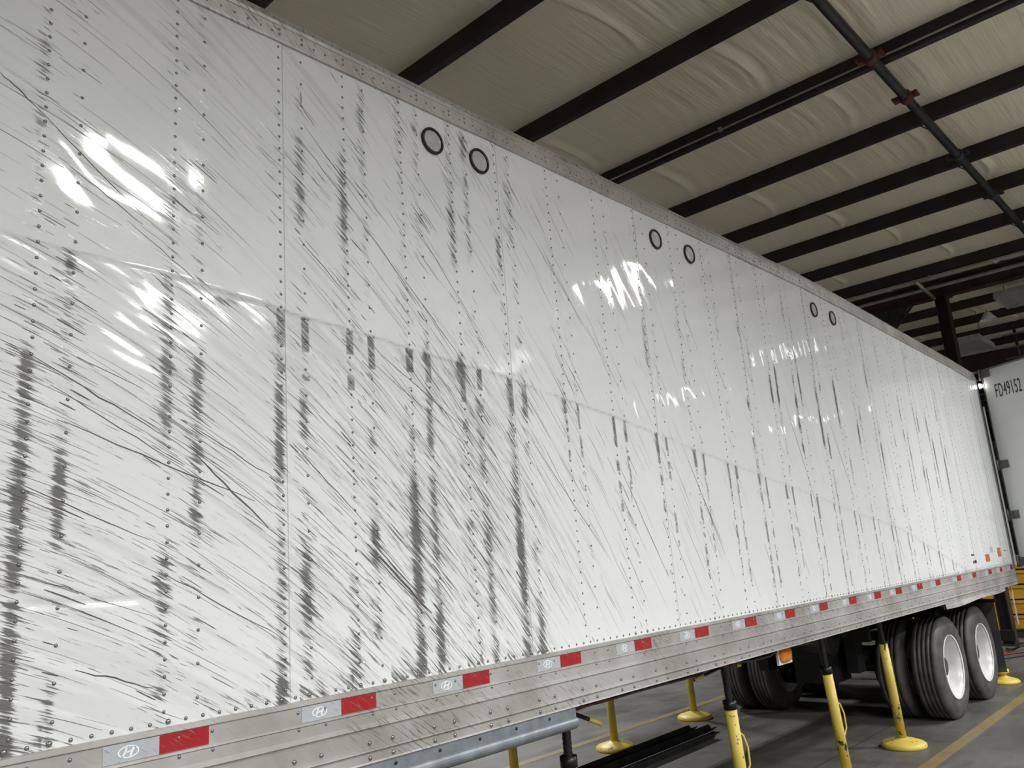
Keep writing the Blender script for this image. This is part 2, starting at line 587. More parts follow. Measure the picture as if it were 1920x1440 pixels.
# pipe ladder hanging far behind the door
t = thing('pipe_ladder', 'thin dark pipe ladder hanging far behind the open trailer door', 'pipes', (19.5, .4, CAM_Z + 3.6))
for y in (.75, .35):
    MB().tube([(19.5, y, CAM_Z + 3.45), (19.5, y, CAM_Z + 4.27)], .03, 8).build('upright', MAT['dark_steel'], t)
for z in (3.55, 3.78, 4.05):
    MB().tube([(19.46, -2.5, CAM_Z + z), (19.46, 1.0, CAM_Z + z)], .018, 8).build('rung_pipe', MAT['conduit'], t)

# sprinkler main, couplings
t = thing('sprinkler_pipe', 'dark green sprinkler pipe running under the purlins', 'pipe', (6, -.72, CAM_Z + 4.17))
pz, py = CAM_Z + 4.16, -.716
MB().tube([(x, py, pz) for x in np.linspace(-3, 14.15, 10)], .045, 14).build('pipe', MAT['pipe'], t)
def coupling(x, mat):
    b = MB()
    b.lathe([(.045, -.05), (.062, -.05), (.066, -.02), (.066, .02), (.062, .05), (.045, .05)], 16)
    b.box(-.10, -.055, -.022, .022, -.03, .03)
    b.box(.055, .10, -.022, .022, -.03, .03)
    b.box(-.115, -.09, -.012, .012, -.055, .055)
    b.box(.09, .115, -.012, .012, -.055, .055)
    o = b.build('coupling', mat)
    o.rotation_euler = (0, PI / 2, PI / 2)
    o.rotation_euler = Matrix(((0, 0, 1), (1, 0, 0), (0, 1, 0))).to_euler()
    o.location = (x, py, pz)
    bpy.context.view_layer.update()
    put(o, t)
for r, m in ((1.70, 'rust_clamp'), (1.93, 'rust_clamp'), (2.36, 'pipe'), (2.74, 'pipe')):
    coupling(r * 4.13, MAT[m])
for x in pur_x:
    if 4 < x < 14 and int(x * 10) % 2 == 0:
        MB().tube([(x + .12, py + .05, pz + .03), (x + .06, py + .12, Z_PUR)], .006, 6).build('hanger_rod', MAT['pipe'], t)

# conduits clipped along purlins
def conduit(x, z, r, label):
    t = thing('conduit', label, 'conduit', (x, 0, z))
    MB().tube([(x, y, z) for y in np.linspace(-6, 14, 12)], r, 8).build('tube', MAT['conduit'], t)
    for y in np.arange(-5.3, 13, 1.55):
        MB().box(x - .022, x + .0115, y - .02, y + .02, z - .022, z + .024).build('clip', MAT['conduit'], t)
conduit(pur_x[6] - .012, Z_PUR + .045, .011, 'thin grey conduit clipped along the fourth dark purlin')
conduit(14.32, CAM_Z + 4.222, .02, 'grey conduit running beside the girder, nearer the camera')
conduit(14.86, CAM_Z + 4.18, .03, 'thick grey conduit running against the girder')
t = thing('conduit', 'short grey conduit bridging from the last purlin to the girder', 'conduit', (14, -.3, CAM_Z + 4.2))
MB().tube([(14.0, 1.05, CAM_Z + 4.12), (14.97, 1.05, CAM_Z + 4.015)], .03, 8).build('tube', MAT['conduit'], t)

# high-bay LED fixtures that light the hall
def high_bay(x, y, z, label, watt, sw=.045):
    """LED high bay: housing, two lens strips, and under each strip the lamp's own beam (150 degrees)"""
    t = thing('high_bay_light', label, 'lamp', (x, y, z), 'lit LED high bay fixtures over the aisles')
    L, wd = 1.2, .36
    MB().box(x - L / 2, x + L / 2, y - wd / 2, y + wd / 2, z + .012, z + .07).build('housing', MAT['fixture'], t)
    for s in (-1, 1):
        yc = y + s * .115
        st = MB().box(x - L / 2 + .03, x + L / 2 - .03, yc - sw / 2, yc + sw / 2, z, z + .011).build('led_strip', MAT['led'], t)
        ld = bpy.data.lights.new('led_beam', 'AREA')
        ld.shape = 'RECTANGLE'
        ld.size, ld.size_y = L - .06, sw
        ld.spread = math.radians(150)
        ld.energy = watt * LAMP_GAIN / 2
        ld.color = LAMP_COL
        lo = bpy.data.objects.new('led_beam', ld)
        lo.location = (x, yc, z - .004)
        C.objects.link(lo)
        put(lo, t)
    for s in (-1, 1):
        MB().tube([(x + s * .45, y, z + .07), (x + s * .45, y, float(ceil_z(np.array([x + s * .45]), np.array([y]))[0]) + .005)], .005, 6).build('hanger', MAT['dark_steel'], t)
ORD = ('first', 'second', 'third', 'fourth', 'fifth', 'sixth')
for i, (x, y) in enumerate(((-3.6, -4.6), (2.98, -4.95), (9.8, -3.95), (16.1, -4.3))):
    high_bay(x, y, 5.72, 'lit LED fixture in the row above the aisle beside the trailer, %s from its nose' % ORD[i], 260, .034)
for i, x in enumerate((-8, -1.5, 5, 11.5, 18, 26)):
    high_bay(x, -8.2, 5.72, 'lit LED fixture in the middle row behind the photographer, %s from the trailer nose' % ORD[i], 420, .10)
for i, x in enumerate((-8, -1.5, 5, 11.5, 18)):  # unseen row added to raise floor bounce and brighten the lower sheets
    high_bay(x, -14.5, 5.72, 'added LED fixture in the unseen outermost row behind the photographer, %s from the trailer nose' % ORD[i], 420, .10)
for i, x in enumerate((-3, 3.5, 10)):
    high_bay(x, 7.6, 5.72, 'lit LED fixture over the far side of the trailer, %s from its nose' % ORD[i], 400, .10)

# ------------------------------------------------------------------ the trailer
# z below is measured from the camera height (zr); world z = zr + CAM_Z
A16 = .4064
X_SEAM = 1.558
X_NOSE, X_REAR = -4.35, 11.75
ZB = -.377                                        # lower edge of the white sheets
TOPX = np.array([-5, 6.5, 7.35, 8.74, 10.82, 11.45, 12])
TOPZ = np.array([2.119, 2.119, 2.097, 2.046, 1.976, 1.940, 1.92])
def ztop(x):
    return np.interp(x, TOPX, TOPZ)
CRX = np.array([-5, .645, .802, 1.128, 1.554, 1.668, 1.979, 2.292, 2.794, 3.206, 3.588, 4.048, 4.772, 6.023, 6.811, 7.898, 8.645, 9.501, 10.2, 13])
CRZ = np.array([1.3, 1.063, 1.053, 1.042, .997, .985, .960, .927, .882, .820, .770, .700, .576, .392, .262, .109, -.081, -.297, -.5, -1])
def zcrease(x):
    return np.interp(x, CRX, CRZ) + .004 * vn(np.asarray(x) * 6, np.asarray(x) * 0, 40)
posts = [X_SEAM + A16 * k for k in (-3, -2, -1)] + [X_SEAM + A16 * k for k in (0, .75, 1.5, 2.25)] + [X_SEAM + A16 * k for k in range(3, 26)]
posts = [p for p in posts if p < X_REAR - .1]
seams = [X_SEAM + 3 * A16 * k + .019 for k in range(-1, 9)]       # right-hand edges of the sheets
edges = [seams[0] - 3 * A16] + seams
edges = [e for e in edges if e < X_REAR - .3] + [X_REAR]
VENTS = [(2.364, 1.967), (2.669, 1.968), (4.239, 1.964), (4.644, 1.962), (6.661, 1.953), (7.059, 1.949)]

def flow(x, z):
    """slide lines: q is constant along a scratch, s runs along it"""
    return x * (1 + .16 * x), z + .07 * x + .215 * x * x

PX = np.array(posts)
def near_post(x):
    i = np.clip(np.searchsorted(PX, x), 1, len(PX) - 1)
    return PX[i - 1], PX[i]

def dent(x, z):
    """inward (+y) displacement of the sheet in metres"""
    x = np.asarray(x, float); z = np.asarray(z, float)
    a, b = near_post(x)
    u = np.clip((x - a - .05) / (b - a), 0, 1)
    s, q = flow(x, z)
    zc = zcrease(x)
    d = .0012 * np.sin(PI * np.clip(u, 0, 1)) ** 2 * vn(a * 3.1, z * 1.7, 21)
    d = d + .0012 * vn(s * 1.6, q * 3.2, 22) + .0004 * vn(s * 4, q * 12, 23)
    # crumpled zones that break up the lamp reflections
    w1 = np.exp(-((x - 1.0) / .42) ** 2 - ((z - 1.28 + .25 * (x - 1)) / .30) ** 2)
    w2 = np.exp(-((x - 4.0) / .55) ** 2 - ((z - 1.50) / .30) ** 2)
    w3 = np.exp(-((x - 6.3) / 2.2) ** 2 - ((z - .95) / .55) ** 2)
    d = d + w1 * (.0022 * vn(x * 8.5 + z * 3.2, z * 9.0 + x * 4.0, 24) + .0008 * vn(s * 5.0, q * 17, 25))
    d = d + w2 * (.0040 * vn(x * 3.6 + z, z * 5.0 + x * 1.5, 26) + .0010 * vn(s * 2.4, q * 9, 27))
    d = d + w3 * (.0026 * vn(x * 2.0, z * 2.6 + x, 28) + .0012 * vn(s * .9, q * 3, 29))
    # below the crease the sheet is pushed in and rippled across the posts
    below = sstep(-.002, .012, zc - z)
    fall = np.exp(-np.clip(zc - z, 0, 9) / .30)
    d = d + below * (.0042 * fall + .0016 * fall * vn(s * 3, q * 22, 30))
    near = np.exp(-((x - .7) / .75) ** 2)
    d = d + below * near * (.0035 * vn(x * 5, z * 9 + x * 2, 31) + .0018 * vn(s * 6, q * 40, 32)) * np.exp(-np.clip(zc - z, 0, 9) / .28)
    # horizontal torn crease low on the first sheet
    tear = sstep(.72, .80, x) * (1 - sstep(1.06, 1.10, x)) * np.exp(-((z - .005 + .02 * (x - .7)) / .012) ** 2)
    d = d + .005 * tear
    return d

def lap(x, x1):
    """the right edge of each sheet laps over the next one"""
    return -.0022 * sstep(x1 - .20, x1 - .03, x)

def h1(c, seed):
    return np.random.default_rng(int(c * 1000) + seed).random()

def fields(X, Z):
    s, q = flow(X, Z)
    zc = zcrease(X)
    dz = zc - Z                                   # > 0 below the crease
    below = sstep(-.004, .004, dz)
    left = 1 - sstep(2.4, 3.6, X)
    far = sstep(4.6, 6.5, X)
    rub = below * (.62 * left + .22 * (1 - left)) + (1 - below) * (.26 * left + .16 * (1 - left))
    rub = rub + .18 * vn(X * 1.3, Z * 1.1 + X * .5, 50) * (.4 + left)
    rub = rub * (1 - .8 * sstep(9.8, 10.6, X))
    sc = below * ((.24 + .12 * sstep(1.5, 1.7, X) * sstep(.7, .1, Z)) * left + .05) + (1 - below) * (.15 * left + .08)
    sc = sc + .10 * vn(s * .8, q * 2.2, 51) + .08 * vn(X * 2.5, Z * 2.5, 52)
    mk = np.zeros_like(X)
    for j, p in enumerate(posts):
        for side, c in enumerate((p, p + .103)):
            w = ((.019 if c < 1.0 else .024) if c < 2.9 else .022) * (1.1 if side == 0 else 1.0)
            d = X - c + .012
            g = np.exp(-(d / w) ** 2)
            if not (g > .004).any():
                continue
            hh = h1(c, 3)
            v = vn(Z * 3.3, np.full_like(Z, j * 7.3 + side * 3.1), 53)
            v2 = vn(Z * 11, np.full_like(Z, j * 5.3 + side * 2.1), 54)
            patch = np.clip(.42 + .75 * v + .45 * v2, 0, 1)
            if c < 2.95:
                st = below * (.33 + .10 * hh) + (1 - below) * (.24 + .08 * hh)
                if side == 0 and min(abs(c - (e - .019)) for e in seams) < .02:
                    st = st + .10
                    patch = np.maximum(patch, .45 * below)
            elif c < 5.0:
                st = (1 - below) * (.25 + .10 * hh) + below * (.34 * np.exp(-dz / .45) + .12)
            else:
                up = np.exp(-((Z - (1.15 - .075 * (X - 5))) / .62) ** 2)
                st = (1 - below) * (.24 + (.40 + .12 * hh) * up) + below * (.40 * np.exp(-np.clip(dz, 0, 9) / .7) + .02)
            if c > 9.8:
                st = st * max(.15, 1 - (c - 9.8) * .8)
            sc = np.maximum(sc, sc * (1 - g) + g * (sc + st * patch * 1.25))
            # solid rubber marks starting exactly at the crease
            if 1.5 < c < 9.7:
                ln = .05 + .13 * h1(c, 9)
                rw = .0125 if c > 2.9 else .017
                rect = (np.abs(d - .012) < rw) & (dz > .004) & (dz < ln)
                rect2 = (np.abs(d - .012) < rw * .9) & (dz > ln + .05 + .04 * hh) & (dz < ln + .05 + .04 * hh + .08 * h1(c, 12))
                # broken tail
                rect3 = (np.abs(d - .010) < rw * .8) & (dz > ln) & (dz < ln + (.65 if c > 4 else .35)) & (vn(Z * 26 + X * 20, X * 60, 55) > .12)
                mk = np.maximum(mk, rect * 1.0)
                if c < 4.2:
                    mk = np.maximum(mk, rect2 * .9)
                if c > 2.9:
                    mk = np.maximum(mk, rect3 * .8)
    # the crease itself gets a fine dark line
    mk = np.maximum(mk, np.exp(-((dz - .002) / .0035) ** 2) * .30 * (1 - .8 * sstep(3, 6, X)) * (vn(X * 9, Z * 0, 56) > -.35) * (X < 9.6))
    # smear beside the second post of the first sheet and along the bottom rivets
    sc = sc + .42 * np.exp(-((X - 1.345) / .05) ** 2 - ((Z - .985) / .022) ** 2)
    sc = sc + .22 * left * np.exp(-((Z - ZB - .02) / .05) ** 2) * (vn(X * 9, Z * 0, 57) > -.1)
    return np.clip(sc, 0, 1), np.clip(rub, 0, 1), np.clip(mk, 0, 1)

trailer = thing('semi_trailer', 'long white box semi trailer with scuffed riveted side on yellow jack stands', 'trailer', (4, 1.3, 0))

panels = []
for k in range(len(edges) - 1):
    x0, x1 = edges[k], edges[k + 1]
    if x1 < .2:
        continue
    step = .0065 if x0 < 2.6 else (.0085 if x0 < 3.9 else (.011 if x0 < 6.3 else .014))
    nx = int((x1 - x0) / step) + 1
    xs = np.linspace(x0, x1, nx)
    nz = int(2.5 / step) + 1
    t = np.linspace(0, 1, nz)
    X, T = np.meshgrid(xs, t, indexing='ij')
    Zt = ztop(X) + .01
    Z = ZB + (Zt - ZB) * T
    Y = dent(X, Z) + lap(X, x1)
    # sheet hem: the lapped edge returns inwards
    co = np.stack([X, Y, Z + CAM_Z], -1)
    hem = co[-1:].copy(); hem[..., 1] += .005
    co = np.concatenate([co, hem], 0)
    n0 = nx + 1
    i = np.arange(n0 - 1)[:, None] * nz + np.arange(nz - 1)[None, :]
    qd = np.stack([i, i + nz, i + nz + 1, i + 1], -1).reshape(-1, 4)
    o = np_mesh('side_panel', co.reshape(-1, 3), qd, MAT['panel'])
    me = o.data
    sc, rub, mk = fields(X, Z)
    mk[-1] = np.maximum(mk[-1], .42)          # lap shadow painted dark along the sheet edge
    fs, fq = flow(X, Z)
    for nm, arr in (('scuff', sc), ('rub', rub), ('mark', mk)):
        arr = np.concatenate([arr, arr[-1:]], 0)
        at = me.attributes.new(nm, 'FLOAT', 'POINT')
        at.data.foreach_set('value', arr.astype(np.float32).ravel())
    uvv = np.stack([np.concatenate([fs, fs[-1:]], 0), np.concatenate([fq, fq[-1:]], 0)], -1).reshape(-1, 2)
    uvl = me.uv_layers.new(name='flow')
    uvl.data.foreach_set('uv', uvv[qd.ravel()].astype(np.float32).ravel())
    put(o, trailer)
    panels.append((x0, x1, o))

def surf(x, z):
    y = float(dent(x, z))
    for x0, x1, o in panels:
        if x0 <= x <= x1:
            y += float(lap(x, x1))
    return y
def panel_of(x):
    for x0, x1, o in panels:
        if x0 <= x <= x1:
            return o
    return panels[0][2]

# long single scratches as thin proud smears, following the slide lines seen in the photo
def scratch_ribbon(b, pts, w):
    P_ = np.array(pts, float)
    n = len(P_)
    x, z = P_[:, 0], P_[:, 1]
    y = dent(x, z) - .0007
    for x0, x1, o in panels:
        if x0 <= x[0] <= x1:
            y = y + lap(x, x1)
    d = np.gradient(P_, axis=0)
    d /= np.linalg.norm(d, axis=1)[:, None] + 1e-9
    ww = w * (.25 + .75 * np.sin(PI * np.minimum(1, (np.arange(n) + .6) / n))) / 2
    vs = []
    for i in range(n):
        vs.append((x[i] - d[i, 1] * ww[i], y[i], z[i] + d[i, 0] * ww[i] + CAM_Z))
        vs.append((x[i] + d[i, 1] * ww[i], y[i], z[i] - d[i, 0] * ww[i] + CAM_Z))
    b.add(vs, [(2 * i, 2 * i + 1, 2 * i + 3, 2 * i + 2) for i in range(n - 1)])
by_panel = {}
def add_scratch(pts, w, faint=False):
    o = panel_of(pts[0][0])
    if panel_of(pts[-1][0]) is not o or min(p[1] for p in pts) < ZB + .006 or max(p[1] for p in pts) > float(ztop(pts[0][0])) - .015:
        return
    b = by_panel.setdefault((o.name, faint), (o, faint, MB()))[2]
    scratch_ribbon(b, pts, w)
def slide(x0, z0, L, n=6, tilt=0.0):
    """a stroke of length L along the slide lines"""
    m = .07 + .43 * x0
    dx = L / math.hypot(1, m)
    r = []
    for i in range(n):
        x = x0 + dx * i / (n - 1)
        r.append((x, z0 - (.07 * (x - x0) + .215 * (x * x - x0 * x0)) * (1 + tilt)))
    return r
def line(p, q, n=9, wob=.004):
    r = []
    for i in range(n):
        t = i / (n - 1)
        k = random.uniform(-wob, wob) if 0 < i < n - 1 else 0
        r.append((p[0] + (q[0] - p[0]) * t, p[1] + (q[1] - p[1]) * t + k))
    return r
for p, q, w in [((.82, 1.324), (1.05, 1.19), .003), ((.841, .516), (1.45, .29), .004), ((1.639, 1.298), (1.867, 1.096), .003),
                ((1.131, .077), (1.55, -.165), .003), ((1.917, .135), (2.218, -.143), .009), ((1.95, .13), (2.16, -.07), .005), ((1.93, .10), (2.20, -.135), .004),
                ((1.65, 1.72), (1.95, 1.44), .0025), ((1.95, 1.44), (2.25, 1.12), .003), ((1.66, 1.80), (1.96, 1.50), .002),
                ((.617, 1.561), (.72, 1.485), .004), ((.72, 1.485), (1.05, 1.22), .003), ((2.10, 1.30), (2.5, .90), .0025),
                ((2.2, 1.55), (2.62, 1.05), .002), ((1.66, 1.93), (1.66, 1.87), .004), ((1.66, 1.87), (1.72, 1.80), .003),
                ((.75, .70), (1.12, .50), .004), ((.80, .62), (1.2, .40), .003), ((.70, .35), (1.1, .17), .003), ((.72, .10), (1.1, -.05), .002),
                ((.9, -.18), (1.12, -.26), .004), ((1.2, .55), (1.54, .36), .003), ((1.24, .44), (1.5, .20), .006), ((1.6, .5), (1.9, .22), .003),
                ((2.0, .9), (2.45, .62), .003), ((1.95, .86), (2.5, .52), .002), ((2.2, .8), (2.8, .35), .002), ((2.9, .6), (3.4, .05), .003),
                ((4.314, .572), (4.616, -.006), .004), ((4.4, .40), (4.6, .06), .004), ((3.0, 1.7), (3.45, 1.2), .002), ((3.6, .5), (3.95, -.1), .003),
                ((5.2, .5), (5.5, -.05), .003), ((5.8, 1.1), (6.1, .3), .004), ((6.6, 1.0), (6.9, .35), .004), ((1.0, 1.19), (1.3, .99), .002)]:
    add_scratch(line(p, q), w)
# short strokes clustered on the posts, longer faint ones between them
rr = random.Random(5)
for p in posts:
    if p < .3 or p > 10:
        continue
    for c in (p, p + .103):
        nstr = 130 if c < 2.9 else (56 if c < 5 else 40)
        zc = float(zcrease(c)); zt = float(ztop(c))
        cl = [rr.uniform(ZB, zt) for k in range(7)]          # clusters
        for i in range(nstr):
            z = rr.gauss(rr.choice(cl), .10) if rr.random() < .6 else rr.uniform(ZB, zt)
            if z > zc and rr.random() < (.50 if c < 5 else .15):
                continue
            if c > 2.9 and z < zc - .55 and rr.random() < .7:
                continue
            L = min(.26, .016 * math.exp(abs(rr.gauss(0, 1.0)))) * (1.5 if c < 2.9 else 1.1)
            x0 = c + rr.gauss(-.02, .028) - .3 * L / math.hypot(1, .07 + .43 * c)
            if x0 < .35:
                continue
            add_scratch(slide(x0, z, L, 5, rr.gauss(0, .10)), min(.0042, .0009 * math.exp(abs(rr.gauss(0, .75)))), rr.random() < .55)
for i in range(900):
    x0 = rr.uniform(.4, 4.2) if rr.random() < .8 else rr.uniform(2, 8)
    zc = float(zcrease(x0))
    z = rr.uniform(ZB + .02, zc) if rr.random() < .78 else rr.uniform(zc, 2.05)
    if x0 > 3 and z < zc and rr.random() < .6:
        continue
    add_scratch(slide(x0, z, rr.uniform(.05, .38), 9, rr.gauss(0, .07)), rr.uniform(.0007, .0019), rr.random() < .8)
for o, faint, b in by_panel.values():
    s_ = b.build('scratches', MAT['scratch_faint' if faint else 'scratch'], o)
    s_['kind'] = 'stuff'

# ---- rivets: collected, the 300 that show largest become objects, the rest one part
RIV = []          # (x, y, z world, radius, host, flat)
for p in posts:
    if p < .3:
        continue
    for step, c in ((.0494, p), (.0988, p + .103)):
        if c > X_REAR - .05:
            continue
        z = ZB + .045 if step < .06 else ZB + .07
        zt = float(ztop(c)) - .02
        while z < zt:
            if all((c - vx) ** 2 + (z - vz) ** 2 > .075 ** 2 for vx, vz in VENTS):
                RIV.append((c, surf(c, z), z + CAM_Z, .0056, panel_of(c)))
            z += step
x = .52
while x < X_REAR - .04:
    r = .0062
    if min(abs(x - c) for p in posts for c in (p, p + .103)) < .018:
        r = .0085
    RIV.append((x, surf(x, ZB + .016), ZB + .016 + CAM_Z, r, panel_of(x)))
    x += .0538

# ---- bottom rail
def rail_prof():
    z = lambda v: CAM_Z + v
    pts = [(.004, ZB + .004), (-.009, ZB), (-.010, -.391), (-.004, -.394), (-.004, -.446), (-.011, -.448), (-.012, -.455),
           (-.008, -.458), (-.009, -.480), (-.0098, -.492), (-.0125, -.508), (-.0035, -.5105), (-.0035, -.516), (-.009, -.520),
           (-.009, -.577), (-.018, -.579), (-.019, -.585), (-.009, -.589), (-.010, -.620), (-.012, -.626), (.05, -.626), (.05, -.615),
           (.004, -.612)]
    return [(y, z(v)) for y, v in pts]
bottom_rail = MB().extrude(rail_prof(), X_NOSE, X_REAR).build('bottom_rail', MAT['rail'], trailer)
x = X_SEAM - A16 * 3 + .03
for p in posts:
    for dx in (.045, .150):
        c = p + dx
        if c < .4 or c > X_REAR - .1:
            continue
        RIV.append((c, -.008, CAM_Z - .464, .006, bottom_rail))
        RIV.append((c, -.004, CAM_Z - .411, .006, bottom_rail))
x = 1.583 - .3048 * 4
while x < X_REAR - .2:
    for dx in (0, .104):
        RIV.append((x + dx, -.009, CAM_Z - .559, .0085, bottom_rail))
        RIV.append((x + dx, -.010, CAM_Z - .608, .0085, bottom_rail))
    x += .3048
# thin flange hanging below at the rear, torn and bent
b = MB()
n = 14
vs = []
for i in range(n):
    t_ = i / (n - 1)
    xx = 8.75 + 2.35 * t_
    drop = .055 - .02 * t_ + .008 * math.sin(t_ * 9)
    yy = -.012 - .018 * math.sin(t_ * PI)
    vs += [(xx, -.004, CAM_Z - .622), (xx, yy, CAM_Z - .622 - drop), (xx, yy + .02, CAM_Z - .624 - drop), (xx, .016, CAM_Z - .622)]
fs = []
for i in range(n - 1):
    for a in range(3):
        fs.append((4 * i + a, 4 * i + a + 1, 4 * i + 5 + a, 4 * i + 4 + a))
b.add(vs, fs)
o = b.build('bent_flange', MAT['rail'], trailer)
o['label'] = 'bent torn strip below the rear of the bottom rail'

# ---- top rail: sheet lip, riveted face, coved upper flange
tx = list(np.arange(X_NOSE, 6.4, .6)) + list(np.arange(6.5, X_REAR, .25)) + [X_REAR]
prof = [(.006, -.012), (-.010, -.010), (-.012, -.002), (-.012, .058), (-.006, .064), (-.004, .070), (-.0055, .084), (.000, .104), (-.003, .106), (-.002, .111), (.012, .113), (.012, .05)]
b = MB()
vs, fs = [], []
for xx in tx:
    zt = float(ztop(xx))
    bow = .006 * float(vn(xx * .9, 2.0, 61))
    vs += [(xx, y + bow * .3, CAM_Z + zt + z) for y, z in prof]
m = len(prof)
for i in range(len(tx) - 1):
    for k in range(m):
        fs.append((i * m + k, i * m + (k + 1) % m, (i + 1) * m + (k + 1) % m, (i + 1) * m + k))
b.add(vs, fs)
top_rail = b.build('top_rail', MAT['rail'], trailer)
for i in range(int((X_REAR - .6) / .046)):
    xx = .62 + i * .046
    RIV.append((xx, -.0035, CAM_Z + float(ztop(xx)) + .093, .0045, top_rail))
for p in posts:
    for c in (p, p + .103):
        if c < .5:
            continue
        for dz in (.020, .043):
            RIV.append((c, -.012, CAM_Z + float(ztop(c)) + dz, .0058, top_rail))
    for dx in (.16, .215, .27, .325, .375):
        c = p + dx
        if .5 < c < X_REAR - .1 and min(abs(c - q) for q in posts) > .03 and min(abs(c - q - .103) for q in posts) > .03:
            RIV.append((c, -.012, CAM_Z + float(ztop(c)) + .024, .005, top_rail))

def dome(b, x, y, z, r, n=8):
    vs = []
    for rr_, h in ((1.0, 0), (.86, .35), (.5, .62)):
        for k in range(n):
            a = 2 * PI * k / n
            vs.append((x + r * rr_ * math.cos(a), y - r * h * .9, z + r * rr_ * math.sin(a)))
    vs.append((x, y - r * .66, z))
    fs = []
    for i in range(2):
        for k in range(n):
            fs.append((i * n + k, i * n + (k + 1) % n, (i + 1) * n + (k + 1) % n, (i + 1) * n + k))
    for k in range(n):
        fs.append((2 * n + k, 2 * n + (k + 1) % n, 3 * n))
    b.add(vs, fs, True)
def in_view(x, y, z):
    v = Vector((x, y - CAM_Y, z - CAM_Z))
    c = [sum(_R[i][j] * v[j] for j in range(3)) for i in range(3)]
    if c[2] < .1:
        return None
    u, w = 960 + 1527.63 * c[0] / c[2], 720 + 1527.63 * c[1] / c[2]
    return (u, w, c[2]) if -6 < u < 1926 and -6 < w < 1446 else None
vis = []
rest = []
for r in RIV:
    iv = in_view(*r[:3])
    (vis if iv else rest).append((r[3] / iv[2] if iv else 0, r))
vis.sort(key=lambda t_: -t_[0])
unit = {}
for k, (size, r) in enumerate(vis[:300]):
    key = round(r[3], 4)
    if key not in unit:
        bb = MB(); dome(bb, 0, 0, 0, r[3], 10)
        unit[key] = bb.mesh('rivet', MAT['rivet'])
    o = bpy.data.objects.new('rivet', unit[key])
    o.location = (r[0], r[1], r[2])
    C.objects.link(o)
    put(o, r[4])
b = MB()
for size, r in vis[300:] + rest:
    dome(b, r[0], r[1], r[2], r[3], 6)
o = b.build('rivet_rows', MAT['rivet'], trailer)
o['kind'] = 'stuff'

# ---- conspicuity tape with the oval emblem
def emblem(x, z, parent):
    b = MB()
    n = 36
    y0, y1 = -.0062, -.0054
    rx, rz = .030, .0165
    for (a0, b0, a1, b1) in ((rx, rz, rx * .86, rz * .80),):
        vs, fs = [], []
        for k in range(n):
            a = 2 * PI * k / n
            vs += [(x + a0 * math.cos(a), y0, z + b0 * math.sin(a)), (x + a1 * math.cos(a), y0, z + b1 * math.sin(a)),
                   (x + a0 * math.cos(a), y1, z + b0 * math.sin(a))]
        for k in range(n):
            j = (k + 1) % n
            fs += [(3 * k, 3 * k + 1, 3 * j + 1, 3 * j), (3 * k, 3 * j, 3 * j + 2, 3 * k + 2)]
        b.add(vs, fs)
    def slab(pts):
        n_ = len(pts)
        b.add([(x + px, y0, z + pz_) for px, pz_ in pts] + [(x + px, y1, z + pz_) for px, pz_ in pts],
              [tuple(range(n_))] + [(i, n_ + i, n_ + (i + 1) % n_, (i + 1) % n_) for i in range(n_)])
    def stroke(sx):
        # slanted, slightly curved upright
        l, r_ = [], []
        for i in range(7):
            t_ = i / 6 * 2 - 1
            cxx = sx * .0095 + .0055 * t_ + sx * .0022 * t_ * t_
            l.append((cxx - .0032, t_ * .0118)); r_.append((cxx + .0032, t_ * .0118))
        for i in range(6):
            slab([l[i], r_[i], r_[i + 1], l[i + 1]])
    stroke(-1); stroke(1)
    slab([(-.0075, -.0042), (.0085, .0008), (.0075, .0042), (-.0085, -.0008)])
    return b.build('emblem', MAT['emblem'], parent)
reds = [.60, 1.214, 1.85, 2.434, 3.045, 3.635, 4.225, 4.815, 5.375, 5.93, 6.485, 7.02, 7.53, 8.10, 8.65, 9.36, 9.94, 10.60, 11.10, 11.62]
for xr in reds:
    hw = .076 if xr < 11 else .06
    MB().box(xr - hw, xr + hw, -.0054, -.0042, CAM_Z - .4455, CAM_Z - .3945).build('red_tape', MAT['tape_red'], trailer)
    w = MB().box(xr - hw - .158, xr - hw, -.0052, -.0042, CAM_Z - .4455, CAM_Z - .3945).build('white_tape', MAT['tape_white'], trailer)
    if xr < 8.2:
        emblem(xr - hw - .088, CAM_Z - .420, w)

# ---- round lenses near the roof line
for vx, vz in VENTS:
    yb = surf(vx, vz)
    c = (vx, yb, vz + CAM_Z)
    mk_ = MB().lathe([(.0655, .001), (.066, -.006), (.064, -.012), (.059, -.014), (.0535, -.011), (.053, -.004)], 40, 'y', c).build('round_marker', MAT['rubber_ring'], trailer)
    MB().lathe([(.053, -.004), (.0505, -.0070), (.049, -.006), (.034, -.0068), (.001, -.0072)], 40, 'y', c).build('lens', MAT['lens'], mk_)

# ---- stickers near the rear corner
for x0, x1, z0, z1, m in [(10.55, 10.72, -.305, -.225, 'orange_tape'), (11.12, 11.27, -.272, -.17, 'orange_tape'),
                          (10.82, 10.94, -.21, -.15, 'grey_label'), (9.98, 10.10, -.218, -.205, 'ink'),
                          (10.01, 10.05, -.303, -.275, 'ink'), (10.07, 10.14, -.300, -.270, 'ink'), (11.45, 11.52, -.22, -.21, 'ink')]:
    ys = surf((x0 + x1) / 2, (z0 + z1) / 2) - .0035
    MB().box(x0, x1, ys, ys + .003, z0 + CAM_Z, z1 + CAM_Z).build('sticker', MAT[m], trailer)

